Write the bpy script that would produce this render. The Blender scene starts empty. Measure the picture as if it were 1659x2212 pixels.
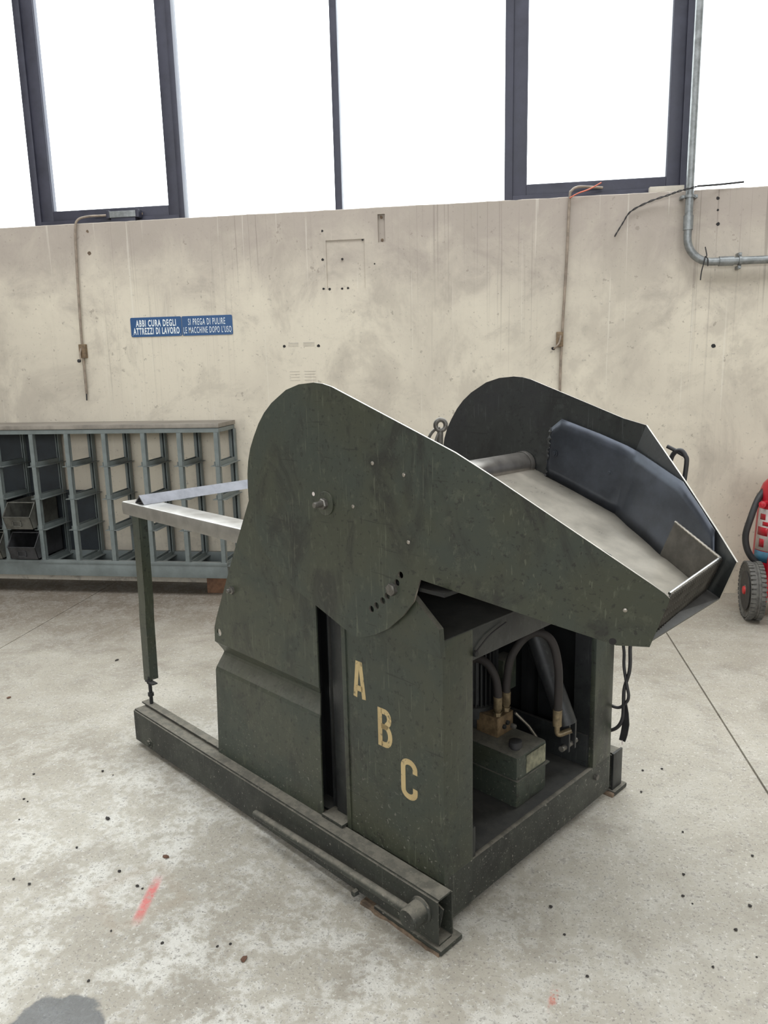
import bpy, bmesh, math, random
from mathutils import Vector, Matrix
random.seed(7)
SC = bpy.context.scene
C = SC.collection
sin, cos, PI = math.sin, math.cos, math.pi

# ------------------------------------------------------------------ camera
YAW, PITCH, ROLL, FPX = -0.149736, 0.192501, -0.023231, 1621.556
def _cam():
    cd = bpy.data.cameras.new('camera'); co = bpy.data.objects.new('camera', cd); C.objects.link(co)
    fw = Vector((0, cos(PITCH), -sin(PITCH))); rt = Vector((1, 0, 0)); up = Vector((0, sin(PITCH), cos(PITCH)))
    r2 = cos(ROLL)*rt + sin(ROLL)*up; u2 = -sin(ROLL)*rt + cos(ROLL)*up
    rz = Matrix.Rotation(-YAW, 3, 'Z')
    r2, u2, fw = rz @ r2, rz @ u2, rz @ fw
    m = Matrix((r2, u2, -fw)).transposed().to_4x4()
    m.translation = Vector((0, 0, 1.55)); co.matrix_world = m
    cd.sensor_fit = 'VERTICAL'; cd.sensor_height = 36.0; cd.lens = FPX/2212*36.0
    cd.clip_start = 0.05; cd.clip_end = 200
    SC.camera = co
_cam()

# ------------------------------------------------------------------ sky and exposure
wd = bpy.data.worlds.new('overcast_sky'); SC.world = wd; wd.use_nodes = True
bg = wd.node_tree.nodes['Background']
bg.inputs[0].default_value = (0.93, 0.97, 1.0, 1); bg.inputs[1].default_value = 1.0
vs = SC.view_settings
vs.view_transform = 'Standard'; vs.look = 'None'; vs.gamma = 1.0; vs.use_curve_mapping = False
vs.exposure = 2.6
SC.cycles.use_denoising = True
SC.cycles.use_adaptive_sampling = True; SC.cycles.adaptive_threshold = .025
SC.cycles.max_bounces = 6; SC.cycles.diffuse_bounces = 4; SC.cycles.glossy_bounces = 3; SC.cycles.transparent_max_bounces = 12

YW = 5.12          # face of the wall with the windows
X0, X1, Y0, ZC = -8.0, 8.0, -8.0, 7.0
SILL, HEAD = 2.565, 6.5

def portal(name, loc, rot, sx, sy):
    l = bpy.data.lights.new(name, 'AREA'); l.shape = 'RECTANGLE'; l.size = sx; l.size_y = sy
    l.cycles.is_portal = True
    o = bpy.data.objects.new(name, l); C.objects.link(o); o.location = loc; o.rotation_euler = rot
portal('sky_portal_back', (0, YW+0.32, (SILL+HEAD)/2), (-PI/2, 0, 0), 16, HEAD-SILL)
portal('sky_portal_front', (0, Y0-0.12, 3.9), (PI/2, 0, 0), 16, 2.8)
portal('sky_portal_roof', (0, 2.1, ZC+0.12), (0, 0, 0), 10, 2.8)

# ------------------------------------------------------------------ materials
def nt(name):
    m = bpy.data.materials.new(name); m.use_nodes = True
    t = m.node_tree; b = t.nodes['Principled BSDF']
    return m, t, b
class G:
    """tiny node-graph helper"""
    def __init__(s, t): s.t = t; s.co = s.n('ShaderNodeTexCoord').outputs['Object']
    def n(s, k): return s.t.nodes.new(k)
    def link(s, a, b): s.t.links.new(a, b)
    def put(s, sock, v):
        if isinstance(v, bpy.types.NodeSocket): s.link(v, sock)
        else: sock.default_value = v
    def mapped(s, sc=(1, 1, 1), loc=(0, 0, 0), rot=(0, 0, 0)):
        m = s.n('ShaderNodeMapping'); s.link(s.co, m.inputs[0])
        m.inputs['Scale'].default_value = sc; m.inputs['Location'].default_value = loc; m.inputs['Rotation'].default_value = rot
        return m.outputs[0]
    def noise(s, scale, detail=6, rough=.6, vec=None, dist=0):
        n = s.n('ShaderNodeTexNoise'); n.inputs['Scale'].default_value = scale; n.inputs['Detail'].default_value = detail
        n.inputs['Roughness'].default_value = rough; n.inputs['Distortion'].default_value = dist
        s.link(vec or s.co, n.inputs['Vector']); return n.outputs['Fac']
    def step(s, v, a, b, o0=0., o1=1.):
        n = s.n('ShaderNodeMapRange'); n.interpolation_type = 'SMOOTHSTEP'
        s.put(n.inputs[0], v); n.inputs[1].default_value = a; n.inputs[2].default_value = b
        n.inputs[3].default_value = o0; n.inputs[4].default_value = o1
        return n.outputs[0]
    def math(s, op, a, b=0., c=None):
        n = s.n('ShaderNodeMath'); n.operation = op; s.put(n.inputs[0], a); s.put(n.inputs[1], b)
        if c is not None: s.put(n.inputs[2], c)
        return n.outputs[0]
    def mix(s, f, a, b):
        n = s.n('ShaderNodeMix'); n.data_type = 'RGBA'; s.put(n.inputs[0], f)
        for k, v in ((6, a), (7, b)):
            if isinstance(v, bpy.types.NodeSocket): s.link(v, n.inputs[k])
            else: n.inputs[k].default_value = (*v, 1)
        return n.outputs[2]
    def sep(s, v=None):
        n = s.n('ShaderNodeSeparateXYZ'); s.link(v or s.co, n.inputs[0]); return n.outputs
    def normal(s): 
        n = s.n('ShaderNodeNewGeometry'); return s.sep(n.outputs['Normal'])
    def bump(s, h, strength, dist, b):
        n = s.n('ShaderNodeBump'); n.inputs['Strength'].default_value = strength; n.inputs['Distance'].default_value = dist
        s.link(h, n.inputs['Height']); s.link(n.outputs[0], b.inputs['Normal'])

def simple(name, col, rough=.5, metal=0., var=.25, scale=12., bump=0., dust=0., spec=.5):
    m, t, b = nt(name); g = G(t)
    f = g.noise(scale, 6, .65)
    f2 = g.step(f, .3, .7)
    lo = tuple(c*(1-var) for c in col); hi = tuple(min(1, c*(1+var)) for c in col)
    c = g.mix(f2, lo, hi)
    if dust:
        nz = g.normal()[2]
        c = g.mix(g.math('MULTIPLY', g.step(nz, .3, .95), g.step(g.noise(30, 6, .7), .3, .6, dust*.5, dust)), c, (.20, .18, .155))
    g.link(c, b.inputs['Base Color'])
    g.link(g.step(f, .2, .8, rough*.85, min(1, rough*1.15)), b.inputs['Roughness'])
    b.inputs['Metallic'].default_value = metal
    b.inputs['Specular IOR Level'].default_value = spec
    if bump: g.bump(g.noise(scale*8, 4, .6), bump, .002, b)
    return m

def paint(name, ca, cb, stain, rough=.42, dust=.85, speck=1.0, smudge=.75, dustcol=(.150, .138, .114)):
    """worn oily machine paint: mottled greens, dark smears, scratches, grit near the floor, dust on ledges"""
    m, t, b = nt(name); g = G(t)
    n1 = g.noise(2.6, 5, .62, dist=.4)
    col = g.mix(g.step(n1, .38, .60), ca, cb)
    sm = g.noise(6.5, 6, .70, g.mapped((1, 1, .5), (3.1, 0, 1.7)), .9)
    col = g.mix(g.step(sm, .50, .66, 0, smudge), col, stain)
    pit = g.noise(70, 3, .6)
    col = g.mix(g.step(pit, .60, .66, 0, .75), col, stain)
    mot = g.noise(34, 4, .75, g.mapped((1, 1, .7)))
    col = g.mix(g.step(mot, .54, .68, 0, .42), col, tuple(c*1.75+.006 for c in ca))
    s1 = g.noise(11, 2, .6, g.mapped((12, 12, .55), rot=(0, .35, 0)), .4); s2 = g.noise(11, 2, .6, g.mapped((.6, 12, 10), (2, 1, 5), (0, .75, 0)), .4)
    col = g.mix(g.step(s1, .66, .70, 0, .5), col, tuple(c*2.2+.012 for c in ca))
    col = g.mix(g.step(s2, .68, .72, 0, .65), col, stain)
    z = g.sep()[2]
    sp = g.noise(85, 2, .6); sp2 = g.noise(170, 2, .5)
    low = g.step(g.math('ADD', z, g.math('MULTIPLY', n1, .5)), .25, .95, 1, 0)
    spk = g.math('MULTIPLY', g.math('MAXIMUM', g.step(sp, .655, .70), g.step(sp2, .66, .72, 0, .8)), low)
    col = g.mix(g.math('MULTIPLY', spk, .8*speck), col, (.20, .19, .16))
    nz = g.normal()[2]
    du = g.math('MULTIPLY', g.step(nz, .25, .9), g.step(g.noise(26, 5, .75), .40, .60, dust*.55, dust))
    col = g.mix(du, col, dustcol)
    g.link(col, b.inputs['Base Color'])
    r = g.math('ADD', g.step(n1, .3, .7, rough*.8, rough*1.25), g.math('MULTIPLY', du, .4))
    g.link(r, b.inputs['Roughness'])
    b.inputs['Specular IOR Level'].default_value = .5
    g.bump(g.math('ADD', mot, g.math('MULTIPLY', n1, 3.)), .10, .004, b)
    return m

GREEN = paint('olive_machine_paint', (.043, .047, .031), (.036, .044, .034), (.016, .016, .014))
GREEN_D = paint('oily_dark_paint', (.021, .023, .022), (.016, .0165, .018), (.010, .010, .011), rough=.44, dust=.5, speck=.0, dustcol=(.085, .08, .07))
BASEP = paint('grimy_beam_paint', (.034, .037, .029), (.026, .027, .023), (.015, .0145, .013), rough=.55, dust=1.0, speck=1.25, dustcol=(.185, .168, .135))
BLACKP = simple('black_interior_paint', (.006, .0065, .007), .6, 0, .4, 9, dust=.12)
LINER = simple('blue_black_steel', (.050, .056, .070), .36, .6, .35, 5, .03)
STEEL = simple('bare_worn_steel', (.34, .31, .27), .36, .75, .25, 7, .04)
SLIDE = simple('polished_slide_steel', (.52, .475, .40), .30, .45, .22, 5, .05)
BRIGHT = simple('bright_bar_steel', (.42, .405, .385), .36, .95, .12, 16, .04)
TUBE = simple('roller_steel', (.40, .37, .34), .32, .85, .14, 14, .03)
RUST = simple('rusty_steel', (.15, .105, .07), .85, 0, .5, 30, .3)
BOLT = simple('oily_bolt_steel', (.15, .14, .125), .42, .6, .35, 40)
ZINC = simple('galvanised_steel', (.24, .25, .25), .45, .6, .25, 25)
RUBBER = simple('black_rubber', (.022, .021, .022), .55, 0, .3, 20)
HOSEM = simple('dusty_hose_rubber', (.026, .021, .019), .75, 0, .25, 30)
BRASS = simple('dirty_brass', (.19, .145, .085), .45, .5, .45, 35)
BLOCKM = simple('stained_valve_metal', (.17, .115, .062), .55, .25, .5, 25)
LABELM = simple('worn_label', (.16, .155, .105), .6, 0, .6, 28)
FRAME = simple('anodised_window_frame', (.040, .040, .058), .45, .2, .2, 6)
RACK = simple('blue_grey_rack_paint', (.150, .172, .168), .5, 0, .18, 7, dust=.3)
RACKTOP = simple('worn_rack_top', (.22, .195, .165), .55, 0, .35, 4, dust=.5)
BINM = simple('grey_bin_steel', (.115, .113, .098), .5, .3, .35, 12)
BIND = simple('dark_bin_steel', (.045, .045, .048), .55, .2, .4, 12)
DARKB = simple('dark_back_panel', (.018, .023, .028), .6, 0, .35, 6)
WOOD = simple('old_timber', (.16, .085, .05), .85, 0, .4, 18, .3)
RED = simple('red_enamel', (.42, .010, .022), .32, 0, .15, 5)
REDHUB = simple('red_plastic', (.55, .03, .03), .5, 0, .1, 5)
TYRE = simple('dusty_tyre', (.11, .105, .095), .85, 0, .35, 30)
WHITEL = simple('printed_white_label', (.62, .55, .52), .5, 0, .12, 30)
BLUEL = simple('printed_blue_label', (.045, .15, .23), .5, 0, .15, 30)
SIGN = simple('blue_enamel_sign', (.008, .062, .18), .38, 0, .06, 6)
SIGNW = simple('white_sign_lettering', (.70, .74, .76), .5, 0, .05, 20)
HOLE = simple('dark_hole', (.02, .018, .018), .9, 0, .3, 40)
CONDUIT = simple('painted_conduit', (.25, .20, .155), .6, 0, .3, 20)
CONDB = simple('brown_conduit_box', (.17, .115, .065), .65, 0, .4, 30)
WIREB = simple('black_wire', (.025, .023, .024), .6, 0, .2, 20)
WIRER = simple('orange_wire', (.55, .13, .07), .5, 0, .2, 20)
CHIPD = simple('dark_crumb', (.035, .03, .027), .9, 0, .4, 60)
CHIPB = simple('brown_crumb', (.13, .065, .04), .9, 0, .4, 60)
PLAST = simple('old_plaster', (.50, .455, .385), .9, 0, .12, 9, .2)
SHELLM = simple('hall_paint', (.33, .31, .28), .9, 0, .08, 3)

def letter_paint():
    m, t, b = nt('worn_cream_letter_paint'); g = G(t)
    c = g.mix(g.step(g.noise(9, 6, .6), .35, .65), (.50, .38, .19), (.40, .29, .14))
    c = g.mix(g.step(g.noise(38, 5, .75), .58, .66, 0, .8), c, (.10, .09, .055))
    g.link(c, b.inputs['Base Color']); b.inputs['Roughness'].default_value = .6
    return m
LETTER = letter_paint()

def glass():
    m = bpy.data.materials.new('window_glass'); m.use_nodes = True; t = m.node_tree; t.nodes.clear()
    o = t.nodes.new('ShaderNodeOutputMaterial'); mx = t.nodes.new('ShaderNodeMixShader')
    tr = t.nodes.new('ShaderNodeBsdfTransparent'); gl = t.nodes.new('ShaderNodeBsdfGlossy'); lw = t.nodes.new('ShaderNodeLayerWeight'); pw = t.nodes.new('ShaderNodeMath'); ma = t.nodes.new('ShaderNodeMath')
    gl.inputs['Roughness'].default_value = .05; lw.inputs[0].default_value = .5; pw.operation = 'POWER'; pw.inputs[1].default_value = 4.; ma.operation = 'MULTIPLY_ADD'; ma.inputs[1].default_value = .45; ma.inputs[2].default_value = .03
    t.links.new(lw.outputs['Facing'], pw.inputs[0]); t.links.new(pw.outputs[0], ma.inputs[0])
    tr.inputs[0].default_value = (.97, .985, .98, 1)
    t.links.new(ma.outputs[0], mx.inputs[0]); t.links.new(tr.outputs[0], mx.inputs[1]); t.links.new(gl.outputs[0], mx.inputs[2])
    t.links.new(mx.outputs[0], o.inputs[0]); return m
GLASS = glass()

def floor_mat():
    m, t, b = nt('stained_concrete'); g = G(t)
    n1 = g.noise(.55, 4, .6, dist=.5); n2 = g.noise(2.4, 6, .68, dist=.6); n3 = g.noise(30, 5, .72); n4 = g.noise(120, 3, .65)
    c = g.mix(g.step(n1, .38, .62), (.355, .322, .265), (.45, .415, .35))
    c = g.mix(g.step(n2, .46, .66, 0, .48), c, (.235, .208, .168))
    xyz0 = g.sep()
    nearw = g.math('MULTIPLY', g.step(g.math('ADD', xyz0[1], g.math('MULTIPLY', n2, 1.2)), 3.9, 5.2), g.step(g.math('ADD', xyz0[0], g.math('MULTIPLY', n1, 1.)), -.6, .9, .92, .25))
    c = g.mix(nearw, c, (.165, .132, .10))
    # lime bloom: ragged pale patches
    xyz = g.sep()
    dx = g.math('SUBTRACT', xyz[0], -1.0); dy = g.math('SUBTRACT', xyz[1], 1.75)
    d = g.math('SQRT', g.math('ADD', g.math('MULTIPLY', dx, dx), g.math('MULTIPLY', dy, dy)))
    mx_ = g.math('ADD', g.math('MULTIPLY', n3, .5), g.math('MULTIPLY', g.noise(5, 6, .68), .5))
    bloom = g.math('MULTIPLY', g.step(d, .3, 1.9, 1, .22), g.step(mx_, .46, .57))
    c = g.mix(g.math('MULTIPLY', bloom, .72), c, (.68, .66, .61))
    c = g.mix(g.step(n3, .52, .66, 0, .55), c, (.22, .195, .165))
    c = g.mix(g.step(n4, .56, .66, 0, .60), c, (.15, .135, .115))
    c = g.mix(g.step(g.noise(75, 2, .7, g.mapped(loc=(4, 2, 0))), .60, .68, 0, .42), c, (.72, .70, .65))
    # scratches
    s1 = g.noise(3, 3, .8, g.mapped((1.2, 24, 1), rot=(0, 0, .6))); s2 = g.noise(3, 3, .8, g.mapped((1.4, 30, 1), (5, 2, 0), (0, 0, -.9)))
    c = g.mix(g.step(g.math('MAXIMUM', s1, s2), .66, .70, 0, .35), c, (.64, .61, .56))
    # red paint dash
    def dash(ax, ay, bx, by, w, feather):
        L = math.hypot(bx-ax, by-ay); ux, uy = (bx-ax)/L, (by-ay)/L
        px = g.math('SUBTRACT', xyz[0], ax); py = g.math('SUBTRACT', xyz[1], ay)
        al = g.math('ADD', g.math('MULTIPLY', px, ux), g.math('MULTIPLY', py, uy))
        ac = g.math('ABSOLUTE', g.math('SUBTRACT', g.math('MULTIPLY', px, uy), g.math('MULTIPLY', py, ux)))
        ends = g.math('MULTIPLY', g.step(al, -.02, .06), g.step(al, L-.03, L+.03, 1, 0))
        return g.math('MULTIPLY', ends, g.step(ac, w, w+feather, 1, 0))
    rd = g.math('MULTIPLY', dash(-1.032, 1.955, -1.012, 1.765, .006, .016), g.step(n3, .38, .55, .35, 1))
    c = g.mix(g.math('MULTIPLY', rd, .85), c, (.62, .13, .12))
    rd2 = g.math('MULTIPLY', dash(.14, 1.60, .155, 1.66, .004, .01), g.step(n3, .45, .55))
    c = g.mix(rd2, c, (.5, .13, .08))
    # brownish worn diamond around the dash
    da = g.math('ADD', g.math('ABSOLUTE', g.math('SUBTRACT', xyz[0], -1.06)), g.math('ABSOLUTE', g.math('SUBTRACT', xyz[1], 1.87)))
    da = g.math('ADD', da, g.math('MULTIPLY', g.math('SUBTRACT', n2, .5), .12))
    ring = g.math('MULTIPLY', g.step(da, .10, .14), g.step(da, .14, .19, 1, 0))
    c = g.mix(g.math('MULTIPLY', ring, .4), c, (.30, .24, .17))
    # wet oil stain
    ex = g.math('DIVIDE', g.math('SUBTRACT', xyz[0], -1.045), .125); ey = g.math('DIVIDE', g.math('SUBTRACT', xyz[1], 1.405), .105)
    de = g.math('SQRT', g.math('ADD', g.math('MULTIPLY', ex, ex), g.math('MULTIPLY', ey, ey)))
    de = g.math('ADD', de, g.math('MULTIPLY', g.math('SUBTRACT', g.noise(9, 6, .6), .5), 1.0))
    wet = g.step(de, .86, 1.0, 1, 0)
    c = g.mix(g.math('MULTIPLY', wet, .80), c, (.058, .062, .068))
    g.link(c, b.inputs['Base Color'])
    rg = g.math('SUBTRACT', g.step(n2, .3, .7, .50, .72), g.math('MULTIPLY', wet, .28))
    g.link(rg, b.inputs['Roughness'])
    b.inputs['Specular IOR Level'].default_value = .42
    g.bump(g.math('ADD', g.math('MULTIPLY', n3, 1.), g.math('MULTIPLY', n4, .35)), .40, .006, b)
    return m
FLOORM = floor_mat()

def wall_mat():
    m, t, b = nt('weathered_cast_concrete'); g = G(t)
    z = g.sep()[2]
    n1 = g.noise(.9, 4, .6, dist=.4); n2 = g.noise(3.2, 6, .66, dist=.5); n3 = g.noise(48, 4, .7)
    c = g.mix(g.step(n1, .38, .64), (.64, .58, .475), (.55, .495, .41))
    # soot-grey grime that hangs down from the sill
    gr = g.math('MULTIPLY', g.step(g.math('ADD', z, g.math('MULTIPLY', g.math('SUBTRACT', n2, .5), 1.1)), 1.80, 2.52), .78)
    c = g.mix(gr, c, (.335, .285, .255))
    c = g.mix(g.step(g.noise(1.7, 5, .7, g.mapped((1, 1, .8), (5, 0, 2)), .6), .50, .66, 0, .45), c, (.37, .325, .275))
    c = g.mix(g.step(n2, .52, .68, 0, .35), c, (.36, .32, .27))
    # run-off streaks
    def streak(sx, sz, loc, lo, hi): return g.step(g.noise(1, 3, .65, g.mapped((sx, sx, sz), loc), .12), lo, hi)
    patch = g.step(g.noise(1.1, 2, .5, g.mapped((1, 1, .25), (11.4, 0, 0))), .49, .60, .08, 1)
    reach = g.step(g.math('ADD', z, g.math('MULTIPLY', g.noise(9, 2, .5, g.mapped((1, 1, 0))), 2.6)), 2.5, 3.9, .10, 1)
    k = g.math('MAXIMUM', streak(26, .30, (0, 0, 0), .58, .66), streak(60, .42, (7, 0, 3), .60, .67))
    k = g.math('MULTIPLY', g.math('MULTIPLY', k, reach), patch)
    c = g.mix(g.math('MULTIPLY', k, .50), c, (.19, .16, .14))
    c = g.mix(g.math('MULTIPLY', streak(34, .5, (2, 0, 9), .64, .68), .35), c, (.70, .66, .58))
    c = g.mix(g.step(n3, .60, .70, 0, .45), c, (.27, .24, .21))
    c = g.mix(g.step(g.noise(13, 3, .8, g.mapped((1, 1, 1), (3, 3, 3))), .66, .70, 0, .5), c, (.25, .215, .18))
    lw = g.math('MULTIPLY', g.step(z, 0, .55, 1, 0), g.step(g.noise(7, 8, .75), .50, .62))
    c = g.mix(g.math('MULTIPLY', lw, .6), c, (.22, .19, .165))
    g.link(c, b.inputs['Base Color']); b.inputs['Roughness'].default_value = .88; b.inputs['Specular IOR Level'].default_value = .2
    g.bump(g.math('ADD', n3, g.noise(9, 5, .6)), .16, .004, b)
    return m
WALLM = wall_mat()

# ------------------------------------------------------------------ mesh helpers
def obj(name, bm, mat, parent=None, smooth=False):
    me = bpy.data.meshes.new(name)
    bmesh.ops.recalc_face_normals(bm, faces=bm.faces)
    bm.to_mesh(me); bm.free()
    me.materials.append(mat)
    if smooth:
        for p in me.polygons: p.use_smooth = True
        me.set_sharp_from_angle(angle=math.radians(40))
    o = bpy.data.objects.new(name, me); C.objects.link(o)
    if parent is not None: o.parent = parent
    return o
def tag(o, label=None, cat=None, group=None, kind=None):
    if label: o['label'] = label
    if cat: o['category'] = cat
    if group: o['group'] = group
    if kind: o['kind'] = kind
    return o
def empty(name, loc=(0, 0, 0), rz=0, parent=None):
    o = bpy.data.objects.new(name, None); C.objects.link(o); o.location = loc; o.rotation_euler = (0, 0, rz)
    o.empty_display_size = .1
    if parent is not None: o.parent = parent
    return o
def add_box(bm, x0, x1, y0, y1, z0, z1, bev=0.):
    vs_ = [bm.verts.new((x, y, z)) for x in (x0, x1) for y in (y0, y1) for z in (z0, z1)]
    fs = [(0, 1, 3, 2), (4, 6, 7, 5), (0, 4, 5, 1), (2, 3, 7, 6), (0, 2, 6, 4), (1, 5, 7, 3)]
    faces = [bm.faces.new([vs_[i] for i in f]) for f in fs]
    if bev:
        es = list({e for f in faces for e in f.edges})
        bmesh.ops.bevel(bm, geom=es, offset=bev, segments=2, profile=.6, affect='EDGES')
def box(name, x0, x1, y0, y1, z0, z1, mat, parent=None, bev=0.002):
    bm = bmesh.new(); add_box(bm, x0, x1, y0, y1, z0, z1, bev); return obj(name, bm, mat, parent, bev > 0)
def boxes(name, lst, mat, parent=None, bev=0.):
    bm = bmesh.new()
    for q in lst: add_box(bm, *q, bev)
    return obj(name, bm, mat, parent, bev > 0)
def smooth_path(pts, n=8):
    P = [Vector(p) for p in pts]; out = []
    for i in range(len(P)-1):
        a = P[i-1] if i else P[i]*2-P[i+1]; b, c = P[i], P[i+1]; d = P[i+2] if i+2 < len(P) else c*2-b
        for k in range(n):
            t = k/n
            out.append(.5*((2*b)+(-a+c)*t+(2*a-5*b+4*c-d)*t*t+(-a+3*b-3*c+d)*t**3))
    out.append(P[-1]); return out
def add_tube(bm, pts, r, seg=12, caps=True):
    pts = [Vector(p) for p in pts]; rings = []; up = None
    for i, p in enumerate(pts):
        t = (pts[min(i+1, len(pts)-1)]-pts[max(i-1, 0)]).normalized()
        if up is None: up = t.orthogonal().normalized()
        up = (up - t*up.dot(t)).normalized(); s = t.cross(up)
        rr = r[i] if isinstance(r, (list, tuple)) else r
        rings.append([bm.verts.new(p+up*cos(2*PI*k/seg)*rr+s*sin(2*PI*k/seg)*rr) for k in range(seg)])
    for a, b in zip(rings, rings[1:]):
        for k in range(seg): bm.faces.new((a[k], a[(k+1) % seg], b[(k+1) % seg], b[k]))
    if caps: bm.faces.new(rings[0][::-1]); bm.faces.new(rings[-1])
def tube(name, pts, r, mat, parent=None, seg=12, n=0):
    bm = bmesh.new(); add_tube(bm, smooth_path(pts, n) if n else pts, r, seg); return obj(name, bm, mat, parent, True)
def lathe_bm(bm, p0, axis, prof, seg=24):
    """profile (distance along axis, radius) revolved about axis through p0"""
    p0 = Vector(p0); ax = Vector(axis).normalized(); u = ax.orthogonal().normalized(); w = ax.cross(u)
    rings = []
    for d, r in prof:
        if r <= 1e-6: rings.append([bm.verts.new(p0+ax*d)])
        else: rings.append([bm.verts.new(p0+ax*d+(u*cos(2*PI*k/seg)+w*sin(2*PI*k/seg))*r) for k in range(seg)])
    for a, b in zip(rings, rings[1:]):
        for k in range(seg):
            v = [a[k % len(a)], a[(k+1) % len(a)], b[(k+1) % len(b)], b[k % len(b)]]
            v = [x for i, x in enumerate(v) if x not in v[:i]]
            if len(v) > 2: bm.faces.new(v)
def lathe(name, p0, axis, prof, mat, parent=None, seg=24):
    bm = bmesh.new(); lathe_bm(bm, p0, axis, prof, seg); return obj(name, bm, mat, parent, True)
def bolt(name, p, axis, r, h, mat, parent, washer=True, stud=0.):
    """hexagon head or nut on a washer, optional protruding stud"""
    bm = bmesh.new(); d = 0.
    if washer: lathe_bm(bm, p, axis, [(0, 0), (0, r*1.6), (.0025, r*1.6), (.0025, 0)], 20); d = .0025
    lathe_bm(bm, p, axis, [(d, 0), (d, r), (d+h*.85, r), (d+h, r*.82), (d+h, 0)], 6)
    if stud: lathe_bm(bm, p, axis, [(d+h, 0), (d+h, r*.55), (d+h+stud*.85, r*.55), (d+h+stud, r*.45), (d+h+stud, 0)], 14)
    return obj(name, bm, mat, parent, True)
def add_poly(bm, outer, holes=(), to3=lambda a, b: (a, 0, b)):
    """planar polygon with holes"""
    es = []
    for loop in [outer]+list(holes):
        v = [bm.verts.new(to3(*p)) for p in loop]
        es += [bm.edges.new((v[i], v[(i+1) % len(v)])) for i in range(len(v))]
    bmesh.ops.triangle_fill(bm, use_beauty=True, use_dissolve=False, edges=es)
def solid(o, th, off=1.):
    md = o.modifiers.new('thickness', 'SOLIDIFY'); md.thickness = th; md.offset = off; md.use_even_offset = True
    return o
def plate(name, outer, holes, to3, ext, mat, parent=None):
    """polygon extruded by the vector ext"""
    bm = bmesh.new(); add_poly(bm, outer, holes, to3)
    r = bmesh.ops.extrude_face_region(bm, geom=bm.faces[:])
    bmesh.ops.translate(bm, vec=Vector(ext), verts=[v for v in r['geom'] if isinstance(v, bmesh.types.BMVert)])
    return obj(name, bm, mat, parent)
def circle(cx, cz, r, n=16): return [(cx+r*cos(2*PI*i/n), cz+r*sin(2*PI*i/n)) for i in range(n)]
def grid_face(bm, xs, ys, skip, to3, depth, inner=True):
    """rectangle cut up by xs, ys; cells for which skip() is a depth are recessed pockets"""
    cache = {}
    def V(x, y, d):
        k = (round(x, 5), round(y, 5), round(d, 5))
        if k not in cache: cache[k] = bm.verts.new(to3(x, y, d))
        return cache[k]
    for i in range(len(xs)-1):
        for j in range(len(ys)-1):
            a, b, c, d = xs[i], xs[i+1], ys[j], ys[j+1]
            s = skip((a+b)/2, (c+d)/2)
            bm.faces.new((V(a, c, s), V(b, c, s), V(b, d, s), V(a, d, s)))
            if s > 0:
                for (p, q, r_, t_, mx, my) in ((a, c, b, c, (a+b)/2, c-1e-3), (b, c, b, d, b+1e-3, (c+d)/2), (b, d, a, d, (a+b)/2, d+1e-3), (a, d, a, c, a-1e-3, (c+d)/2)):
                    if skip(mx, my) < s: bm.faces.new((V(p, q, 0), V(r_, t_, 0), V(r_, t_, s), V(p, q, s)))

# ------------------------------------------------------------------ the hall
def make_floor():
    joints = ((.978, .9865), (-2.8235, -2.818))
    xs = sorted({X0, X1} | {v for j in joints for v in j}); ys = [Y0, YW+.3]
    bm = bmesh.new()
    grid_face(bm, xs, ys, lambda x, y: .012 if any(a < x < b for a, b in joints) else 0., lambda x, y, d: (x, y, -d), 0)
    o = obj('floor', bm, FLOORM); tag(o, 'pale stained concrete floor with a dark straight joint', kind='structure')
make_floor()

SLOT = (-.770, -.722, 2.346, 2.520); PATCH = (-1.122, -.861, 2.058, 2.372)
def make_wall():
    def skip(x, z):
        if SLOT[0] < x < SLOT[1] and SLOT[2] < z < SLOT[3]: return .022
        if PATCH[0] < x < PATCH[1] and PATCH[2] < z < PATCH[3]: return .008
        return 0.
    xs = sorted({X0, X1, *SLOT[:2], *PATCH[:2]}); zs = sorted({0., SILL-.006, *SLOT[2:], *PATCH[2:]})
    bm = bmesh.new()
    grid_face(bm, xs, zs, skip, lambda x, z, d: (x, YW+d, z), 0)
    # chamfered, slightly chipped top edge and the sill itself
    n = 400; prev = None
    for i in range(n+1):
        x = X0+(X1-X0)*i/n; j = random.uniform(0, .006) if random.random() < .8 else random.uniform(.004, .014)
        cur = [bm.verts.new((x, YW, SILL-.006)), bm.verts.new((x, YW+.004+j*.6, SILL-j*.3)), bm.verts.new((x, YW+.3, SILL))]
        if prev:
            for k in (0, 1): bm.faces.new((prev[k], cur[k], cur[k+1], prev[k+1]))
        prev = cur
    add_box(bm, X0, X1, YW+.29, YW+.30, 0, SILL)
    add_box(bm, X0, X1, YW, YW+.3, HEAD, ZC)
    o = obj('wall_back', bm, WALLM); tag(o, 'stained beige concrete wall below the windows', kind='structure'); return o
WALL = make_wall()
o = box('wall_left', X0-.2, X0, Y0, YW+.3, 0, ZC, SHELLM, bev=0); tag(o, 'plain hall wall on the left', kind='structure')
o = box('wall_right', X1, X1+.2, Y0, YW+.3, 0, ZC, SHELLM, bev=0); tag(o, 'plain hall wall on the right', kind='structure')
o = boxes('wall_front', [(X0, X1, Y0-.2, Y0, 0, 2.5), (X0, X1, Y0-.2, Y0, 5.3, ZC)], SHELLM); tag(o, 'hall wall behind the viewer with a window band', kind='structure')
o = boxes('ceiling', [(X0, X1, Y0, .7, ZC, ZC+.2), (X0, X1, 3.5, YW+.3, ZC, ZC+.2), (X0, -5, .7, 3.5, ZC, ZC+.2), (5, X1, .7, 3.5, ZC, ZC+.2)], SHELLM)
tag(o, 'hall ceiling with a long roof light', kind='structure')

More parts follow.
